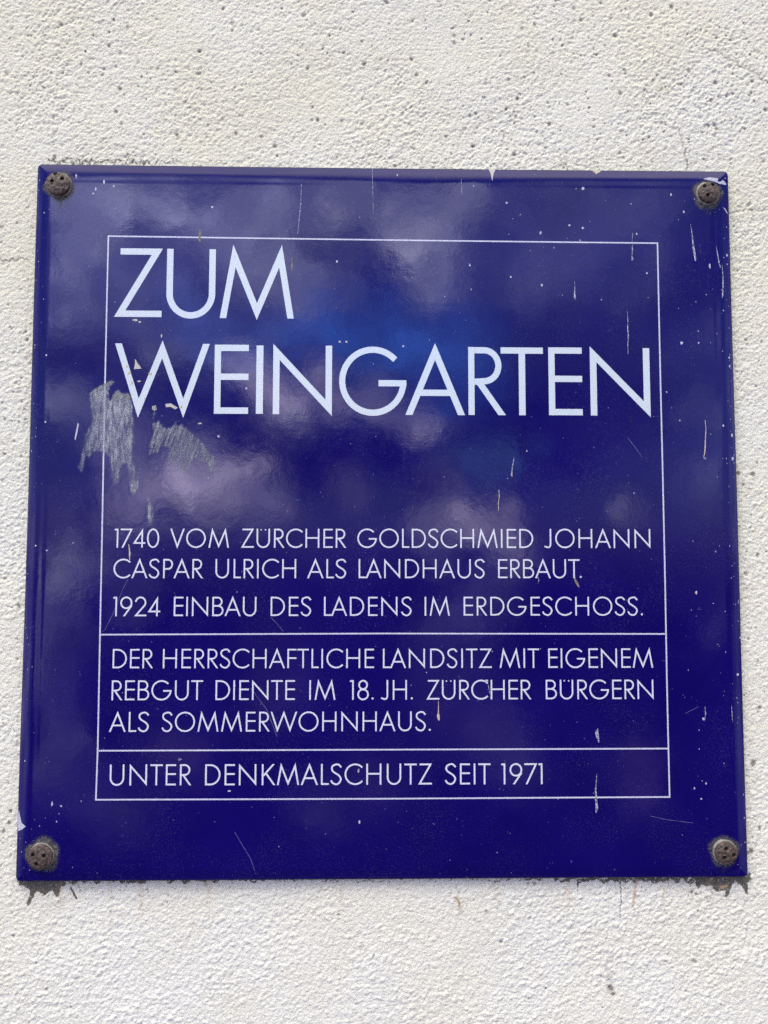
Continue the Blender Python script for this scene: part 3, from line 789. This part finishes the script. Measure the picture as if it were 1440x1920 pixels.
# ---- wear: scraped paint, chips, drips, scratches
def zoomed(pts, ox, oy, s): return [P(ox + a * s, oy + c * s) for a, c in pts]
def rough_outline(pts, amp=0.0003, step=0.0009):
    r = []
    for i in range(len(pts)):
        a, c = np.array(pts[i]), np.array(pts[(i + 1) % len(pts)]); n = max(1, int(np.hypot(*(c - a)) / step))
        for k in range(n): r.append(a + (c - a) * k / n + rng.normal(0, amp * 0.5, 2) * (k > 0))
    return r
sk = 320 / 1440
SMEARS = [
    [(205, 440), (240, 405), (330, 350), (400, 315), (440, 345), (400, 380), (385, 420), (390, 490), (430, 410), (460, 395), (490, 430), (550, 430), (575, 470), (590, 560), (598, 700), (600, 850), (585, 960), (600, 1040), (650, 1150), (640, 1250), (580, 1330), (545, 1250), (530, 1080), (510, 1040), (480, 1080), (465, 1200), (420, 1230), (390, 1150), (375, 1000), (340, 950), (260, 940), (215, 990), (190, 980), (180, 1080), (150, 1130), (100, 1070), (130, 990), (160, 850), (160, 790), (220, 700), (225, 600), (215, 500)],
    [(745, 545), (775, 540), (780, 600), (760, 680), (800, 660), (830, 690), (850, 720), (900, 720), (940, 670), (970, 665), (960, 700), (1000, 690), (1080, 760), (1130, 800), (1190, 860), (1230, 930), (1280, 960), (1290, 1060), (1250, 1150), (1215, 1110), (1200, 1030), (1150, 1040), (1100, 1000), (1080, 1030), (1070, 1120), (1000, 1140), (970, 1080), (900, 1040), (860, 1020), (870, 900), (820, 900), (800, 950), (700, 970), (710, 880), (740, 780), (740, 640)],
    [(700, 1260), (730, 1310), (760, 1400), (762, 1570), (700, 1580), (690, 1400)]]
SM_MATS = [M_SMEAR, matte('scraped_paint_thin', (0.12, 0.14, 0.20), (0.36, 0.38, 0.42), 900, 0.75, (0.30, 0.56, 0.06, 0.85, (620, 60, 60)), bmp=0.0001, turn=-0.35), M_SMEAR]
for pts, m in zip(SMEARS, SM_MATS):
    sh = Sheet(); sh.patch(rough_outline(zoomed(pts, 120, 640, sk), 0.0006)); sh.build('paint_smear', m)
def chip(pts, mat=M_CHIP, name='enamel_chip'):
    sh = Sheet(); sh.poly(pts); return sh.build(name, mat)
def blob(u, v, ru, rv, n=9, jag=0.3):
    return [P(u + ru * (1 + rng.uniform(-jag, jag)) * math.cos(k * 6.283 / n), v + rv * (1 + rng.uniform(-jag, jag)) * math.sin(k * 6.283 / n)) for k in range(n)]
chip(zoomed([(600, 150), (612, 165), (625, 190), (640, 205), (655, 230), (620, 233), (590, 235), (600, 190)], 120, 640, sk))
chip(zoomed([(855, 530), (900, 523), (960, 560), (940, 575), (900, 553), (862, 556)], 120, 640, sk))
chip(zoomed([(115, 685), (125, 700), (112, 770), (97, 835), (88, 820), (102, 750)], 120, 640, sk), M_CHIPW)
chip(zoomed([(745, 545), (775, 540), (783, 575), (760, 590), (742, 570)], 120, 640, sk))
sh = Sheet(); sh.patch(rough_outline(zoomed([(205, 440), (245, 403), (330, 352), (405, 318), (440, 345), (400, 362), (340, 400), (260, 440), (220, 470)], 120, 640, sk)), 0.0012, 0.2); sh.build('paint_smear', M_BEIGE)
sh = Sheet(); sh.patch(rough_outline(zoomed([(430, 412), (460, 396), (492, 430), (552, 430), (575, 470), (580, 520), (530, 500), (480, 520), (430, 500), (405, 530), (395, 470)], 120, 640, sk)), 0.0012, 0.2); sh.build('paint_smear', M_BEIGE)
for u, v, ru, rv, m in ((254, 600, 6, 2.5, M_CHIP), (262, 604, 3, 2, M_CHIP), (303, 630, 2, 3.5, M_CHIP), (261, 715, 4, 2, M_CHIP), (375, 794, 5, 1.8, M_CHIP), (410, 818, 3, 2.5, M_CHIPW),
                        (632, 490, 2.6, 2.6, M_CHIPW), (398, 388, 2.4, 2.4, M_CHIPW), (958, 519, 2, 2.2, M_CHIPW), (1016, 534, 2.4, 3, M_CHIPW), (881, 497, 2, 2, M_CHIPW), (1213, 512, 2, 2, M_CHIPW),
                        (637, 641, 2.4, 2.2, M_DRIP), (650, 641, 2.8, 2.2, M_CHIP), (756, 649, 2.4, 2.2, M_CHIPW), (462, 728, 2, 2, M_CHIPW), (1278, 643, 3, 3, M_CHIPW), (1258, 365, 1.8, 3, M_CHIPW), (1282, 397, 2, 3.4, M_CHIPW), (1310, 643, 1.8, 2.2, M_CHIPW),
                        (1093, 353, 3, 3.5, M_CHIPW), (950, 380, 2.5, 3, M_CHIPW), (1068, 422, 3, 2, M_CHIPW), (1093, 427, 2.5, 2.5, M_CHIPW), (1014, 436, 2.4, 3.4, M_CHIPW), (1194, 438, 2, 2.2, M_CHIPW),
                        (1331, 499, 2, 6, M_CHIPW), (1356, 798, 2, 2.5, M_CHIPW), (1373, 816, 2, 5, M_CHIPW), (1374, 860, 2.4, 5, M_CHIPW), (1368, 670, 2, 2.5, M_CHIPW), (1369, 686, 2, 2.5, M_CHIPW), (1364, 478, 1.8, 3, M_CHIPW),
                        (1384, 1265, 3, 3, M_CHIPW), (1389, 1196, 1.8, 3, M_CHIPW), (1319, 1348, 3, 3, M_CHIPW), (1324, 1469, 1.8, 2.4, M_CHIPW), (1302, 1478, 1.8, 2.4, M_CHIPW), (1315, 1498, 2, 2.4, M_CHIPW), (1305, 1111, 2.2, 4, M_DRIP),
                        (98, 1507, 2, 5, M_CHIPW), (115, 1511, 2, 2, M_CHIPW), (430, 1483, 3.5, 2, M_CHIPW), (674, 1541, 2.2, 4, M_CHIPW), (672, 1445, 2.5, 4, M_SMEAR), (337, 1424, 4, 2.5, M_SMEAR),
                        (66, 1023, 2, 2, M_CHIPW), (87, 1032, 2, 2, M_CHIPW), (87, 666, 2, 2, M_CHIPW), (85, 791, 2, 2, M_CHIPW), (912, 1277, 4.5, 3.5, M_CHIPW), (195, 341, 2, 5, M_CHIPW), (213, 349, 2.2, 2.2, M_CHIPW), (175, 363, 2.2, 2.4, M_CHIPW), (143, 330, 1.8, 4.5, M_CHIPW), (180, 355, 2, 4, M_CHIPW), (1250, 735, 1.6, 1.8, M_CHIPW), (934, 1152, 2, 2.5, M_CHIPW)):
    chip(blob(u, v, ru * .85, rv * .85), m)
for u, v, r in ((242, 700, 3), (238, 687, 2), (247, 718, 2.4), (282, 701, 3.4), (340, 763, 2.4)): chip(blob(u, v, r, r * 1.2, 9, .5), M_DRIP, 'rust_spot')
# chips broken out of the rim
chip([P(*q) for q in ((916, 314.5), (930, 315), (927, 322), (924.5, 330), (923.5, 339), (921.5, 330), (919, 321))])
chip([P(*q) for q in ((1111, 318), (1128, 318.3), (1124, 322), (1118, 325), (1113, 321))], M_DRIP)
chip([P(*q) for q in ((34, 1518), (37.5, 1532), (40, 1543), (48, 1549.5), (42, 1555), (33, 1559), (32.5, 1540))], M_CHIPW)
chip([P(*q) for q in ((1318, 335), (1330, 332), (1345, 334), (1357, 338), (1362, 343), (1362, 346), (1350, 345), (1340, 340.5), (1326, 337.5))], M_CHIPW)
chip([P(*q) for q in ((1356, 388), (1361, 391), (1366, 400), (1363, 398))], M_CHIPW)
# drips and runs
def run(path, w, mat, name='drip_streak'):
    sh = Sheet()
    q = [P(u, v) for u, v, k in path]; Lp, Rp = [], []
    for i, (p, (u, v, k)) in enumerate(zip(q, path)):
        d = np.array([w * PX * k / 2.6, 0]); Lp.append(p - d); Rp.append(p + d)
    sh.strip(Lp, Rp, 0.002); return sh.build(name, mat)
run([(822, 1314, .3), (822, 1325, .6), (822, 1334, .7), (821.5, 1339, 1.6), (822, 1344, 2.3), (822.5, 1348, 1.7), (823, 1351, .4)], 3.0, M_DRIP)
run([(241, 1021, .8), (242, 1028, .8), (243, 1036, 1.2), (242.5, 1044, 1.0), (243, 1050, .4)], 3.0, M_DRIP)
run([(1075, 1076, .6), (1078, 1086, 1.5), (1081, 1093, 2.6), (1084, 1098, 1.5), (1085, 1101, .5)], 3.0, M_RUSTY)
run([(1007, 1080, .4), (1010, 1087, 1), (1009, 1094, .6)], 2.6, M_STREAK)
run([(1081, 1094, .6), (1083, 1097, 1.2), (1083.5, 1099, .4)], 3.0, M_STREAK)
run([(375, 431, .6), (375, 438, 1.5), (374, 446, 1.7), (375, 454, .9)], 3.6, M_RUSTY)
run([(547, 480, .4), (547.5, 492, 1.0), (547, 500, 1.5), (547, 508, .6)], 3.0, M_RUSTY)
run([(1077.5, 526, .3), (1078, 540, .6), (1077.5, 552, 1.2), (1078.5, 559, 1.8), (1078.5, 562, .5)], 3.0, M_STREAK)
run([(1186, 436, .3), (1185.5, 452, .6), (1186, 468, .9), (1185.5, 478, .8), (1186, 486, 1.5), (1186, 489, .5)], 3.0, M_STREAK)
run([(1176.5, 584, .3), (1177.5, 600, .5), (1177, 615, .8), (1178, 630, 1.0), (1177, 648, .7), (1177.5, 664, .2)], 3.0, M_STREAK)
run([(1295, 420, .3), (1298, 440, .6), (1300, 462, 1.1), (1303, 478, 1.4), (1304, 487, 1.0), (1304, 489, .3)], 4.0, M_STREAK)
run([(1354, 497, .3), (1356, 520, .8), (1356, 540, 1.2), (1355, 553, .9), (1355, 556, .3)], 3.0, M_STREAK)
run([(1343, 462, .3), (1348, 490, 1.1), (1351, 502, .7)], 2.6, M_STREAK)
run([(1322, 788, .5), (1323.5, 805, .6), (1322.5, 820, .9), (1322, 838, 1.2), (1321, 850, 1.0), (1320, 855, .4)], 2.6, M_DRIP)
run([(1320, 852, .7), (1319.5, 857, 1.0), (1322, 861, 1.6), (1325, 859, .7)], 2.6, M_STREAK)
run([(964, 856, .3), (962, 868, .9), (960, 880, 1.0), (959, 890, 1.6), (960, 894, .3)], 2.6, M_STREAK)
run([(935, 918, .5), (936, 930, .6), (934, 944, .8), (935, 958, .4)], 2.4, M_DRIP)
run([(1119, 1450, .2), (1117, 1480, .8), (1118, 1500, 1.3), (1119, 1515, 1.6), (1118, 1524, .6)], 4.0, M_STREAK)
run([(1121, 1366, .5), (1119, 1374, 2.0), (1121, 1384, 1.6), (1123, 1392, .3)], 4.0, M_STREAK)
run([(915, 1283, .4), (917, 1292, .9), (918, 1300, .4)], 2.4, M_STREAK)
run([(698, 312, .4), (699, 360, .5), (700, 400, .3)], 2.0, M_STREAK)
run([(565, 345, .4), (564, 380, .5), (560, 420, .8), (558, 440, .3)], 2.4, M_STREAK)
run([(865, 336, .5), (866, 360, .6), (866, 366, .3)], 2.0, M_STREAK)
run([(1322, 1325, .3), (1323, 1340, 1.2), (1321, 1352, .3)], 2.4, M_STREAK)
run([(1372, 1322, .3), (1373, 1340, .9), (1374, 1355, .3)], 2.4, M_STREAK)
# long hairline scratches
M_HAIR = matte('hairline_scratch', (0.05, 0.05, 0.17), (0.14, 0.15, 0.30), 300, 0.5)
for pts in ([(240, 1085), (230, 1105), (212, 1150), (196, 1182)], [(508, 1158), (520, 1170), (531, 1184)], [(1176, 820), (1190, 838), (1204, 858)], [(470, 1290), (500, 1330), (520, 1382)], [(1220, 1530), (1250, 1537), (1300, 1543)], [(1285, 1338), (1310, 1325)], [(440, 1560), (470, 1610), (480, 1640)]):
    sh = Sheet(); pxstroke(sh, pts, 0.9 * PX); sh.build('scratch', M_HAIR)
# fine splashes of limewash, too many to count
sh = Sheet()
for _ in range(170):
    k = rng.random()
    if k < .30: u, v = rng.uniform(1290, 1400), rng.uniform(330, 1640)
    elif k < .42: u, v = 30 + rng.exponential(50), 1640 - rng.exponential(80)
    elif k < .62: u, v = rng.uniform(700, 1290), 320 + rng.exponential(120)
    else: u, v = rng.uniform(60, 1380), rng.uniform(320, 1635)
    x, z = P(u, v)
    if abs(x) > AX - .0016 or abs(z) > AZ - .0016: continue
    r = rng.uniform(.4, .95) if rng.random() < .9 else rng.uniform(1.0, 1.5)
    sh.poly(blob(u, v, r, r * rng.uniform(1, 1.9), 6, .25))
for _ in range(70):                                        # worn spots along the right-hand and left-hand rolled edge
    t_ = rng.random(); 
    if rng.random() < .65: u, v = 1363 + 42 * t_ - rng.exponential(5) - 3, 322 + 1326 * t_
    else: u, v = 70 - 40 * t_ + rng.exponential(5) + 3, 306 + 1344 * t_
    x, z = P(u, v)
    if abs(x) > AX - .001 or abs(z) > AZ - .0016: continue
    sh.poly(blob(u, v, rng.uniform(.5, 1.2), rng.uniform(.6, 1.9), 6, .3))
sp = sh.build('white_speckles', matte('dust_speck', (0.40, 0.42, 0.52), (0.20, 0.22, 0.34), 900, 0.5)); sp['kind'] = 'stuff'

# ------------------------------------------------------------------ the four security screws
def make_screw(label, u, v, rh, rw, hu, hv, holes, washer_off=True):
    x, z = P(u, v); fz = float(Fh(x, z))
    root = thing('screw', label, 'screw', (x, -fz, HZ + z), 'rusty domed screws fixing the plaque')
    rw_, rh_ = rw * PX, rh * PX
    # washer: a flat ring with a rounded shoulder
    V, F = [], []; n = 40
    prof = [(rw_ * 1.0, 0.0012), (rw_ * 1.0, -0.0005), (rw_ * .96, -0.0010), (rh_ * .8, -0.0012)]
    for r, y in prof:
        for k in range(n):
            q = k * 2 * math.pi / n; rr = r * (1 + 0.018 * math.sin(3 * q + u) + 0.012 * math.sin(7 * q))
            V.append((rr * math.cos(q), y, rr * math.sin(q)))
    for i in range(len(prof) - 1):
        for k in range(n): F.append((i * n + k, i * n + (k + 1) % n, (i + 1) * n + (k + 1) % n, (i + 1) * n + k))
    mesh('washer', V, F, M_WASH, root, True)
    # domed head pierced by three pin holes
    HT = 0.0038
    hp = []
    for a, c in holes:
        p = P(a, c, -fz - HT) - np.array((x, z)); hp.append(p)
    V, F = [], []; n = 96; m = 44
    def top(r): return -(0.0022 + (HT - 0.0022) * max(0.0, 1 - (r / rh_) ** 2.2) ** 0.75) - 0.0008
    rad = [(rh_, -0.0008), (rh_ * 1.01, -0.0020)]
    for i in range(m): 
        r = rh_ * (1 - ((i + 0.3) / (m + 0.3)) ** 1.0); rad.append((r, None))
    for r, y in rad:
        for k in range(n):
            q = k * 2 * math.pi / n
            px, pz = r * math.cos(q), r * math.sin(q)
            yy = y if y is not None else top(r)
            if y is None:
                yy += 0.00022 * float(vnoise(np.array([px / .0014 + u]), np.array([pz / .0014 + v]), 41)[0]) * 2
                for hpx, hpz in hp:
                    d = math.hypot(px - hpx, pz - hpz)
                    if d < 0.0014: yy += 0.0030 * min(1.0, (0.0014 - d) / 0.0002)
            V.append((px, yy, pz))
    for i in range(len(rad) - 1):
        for k in range(n): F.append((i * n + k, i * n + (k + 1) % n, (i + 1) * n + (k + 1) % n, (i + 1) * n + k))
    F.append(tuple((len(rad) - 1) * n + k for k in range(n)))
    mesh('screw_head', V, F, M_SCREW, root, True)
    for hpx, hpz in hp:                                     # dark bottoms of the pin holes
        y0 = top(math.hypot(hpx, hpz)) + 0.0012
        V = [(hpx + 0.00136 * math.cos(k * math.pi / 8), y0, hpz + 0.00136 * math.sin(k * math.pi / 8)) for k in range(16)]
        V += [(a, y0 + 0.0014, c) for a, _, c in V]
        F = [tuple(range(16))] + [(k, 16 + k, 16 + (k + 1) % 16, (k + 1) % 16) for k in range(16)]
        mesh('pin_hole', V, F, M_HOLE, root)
    return root
make_screw('rusty dome screw in the top left corner of the plaque, its holes high', 111.5, 348, 23, 25, 0, 0, [(97.9, 339.8), (116.7, 335.2), (103, 325.5)])
make_screw('brown dome screw at the top right corner, beside a white chip in the enamel', 1326.5, 363.5, 20.5, 24, 0, 0, [(1321.7, 348.7), (1337, 346.3), (1327, 365.8)])
make_screw('grey-brown dome screw at the bottom left corner of the blue plaque', 78, 1604.5, 22.5, 24, 0, 0, [(61.9, 1602.7), (82.3, 1604.8), (68.3, 1620.0)])
make_screw('brown dome screw at the bottom right corner, showing a pale washer at its upper left', 1358.5, 1597, 20.5, 23.5, 0, 0, [(1361.3, 1591.7), (1376.0, 1603.3), (1358, 1608)])
# grime that has settled on the enamel round each screw, with a run below
def halo(u, v, r, trail):
    sh = Sheet(); x, z = P(u, v); n = 40; o_ = 0
    for ri, ro, a0, a1 in ((.80, 1.12, 1, 1), (1.12, 1.42, 1, 0)):
        o_ = len(sh.V)
        for k in range(n + 1):
            q = k * 2 * math.pi / n; f = 1 + .06 * math.sin(3 * q + u) + .05 * math.sin(5 * q + v)
            for rr, aa in ((ri, a0), (ro, a1)):
                a, c = x + rr * r * PX * f * math.cos(q), z + rr * r * PX * f * math.sin(q)
                sh.V.append((a, -float(Fh(a, c)) - .00011, c)); sh.A.append(aa)
        for k in range(n): sh.F.append((o_ + 2 * k, o_ + 2 * k + 1, o_ + 2 * k + 3, o_ + 2 * k + 2))
    if trail:
        o_ = len(sh.V); ln, wd = trail
        for k in range(9):
            s = k / 8; vv = v + r * .9 + ln * s; uu = u + 1.5 * math.sin(s * 7)
            for sd_ in (-1, 0, 1):
                a, c = P(uu + sd_ * wd * (1 - .5 * s), vv)
                sh.V.append((a, -float(Fh(a, c)) - .00013, c)); sh.A.append((0.75 * (1 - s)) if sd_ == 0 else 0.0)
        for k in range(8):
            for j in (0, 1): sh.F.append((o_ + 3 * k + j, o_ + 3 * k + j + 1, o_ + 3 * k + 4 + j, o_ + 3 * k + 3 + j))
    sh.build('grime_ring', M_HALO)
halo(111.5, 349, 24, (40, 8)); halo(1326.5, 365, 24, (22, 5)); halo(80, 1602, 25, None); halo(1357.5, 1596, 23, (28, 9))

# ------------------------------------------------------------------ curled scrap under the lower edge
q = [wp(u, v) for u, v in ((849, 1679), (855, 1681), (859, 1686), (861, 1692), (859.5, 1698), (856, 1703))]
V, F = [], []
wd_ = [.5, 1.2, 1.6, 1.4, 1.0, .4]
for i, p in enumerate(q):
    y = WY - 0.0012 - 0.0012 * math.sin(i * .6)
    for s, dy in ((-1, 0), (1, -.0006)):
        for th in (0, .00025):
            V.append((p[0] + s * wd_[i] * PX, y + dy + th, p[1] + s * wd_[i] * PX * .5))
for i in range(len(q) - 1):
    a = 4 * i
    for j, k in ((0, 2), (2, 3), (3, 1), (1, 0)): F.append((a + j, a + k, a + 4 + k, a + 4 + j))
F += [(0, 1, 3, 2), (len(V) - 4, len(V) - 2, len(V) - 1, len(V) - 3)]
lf = mesh('leaf_scrap', V, F, M_LEAF); 
lf.location = (0, 0, HZ)
lf['label'] = 'tiny curled ochre scrap stuck to the white wall just below the plaque'; lf['category'] = 'leaf scrap'
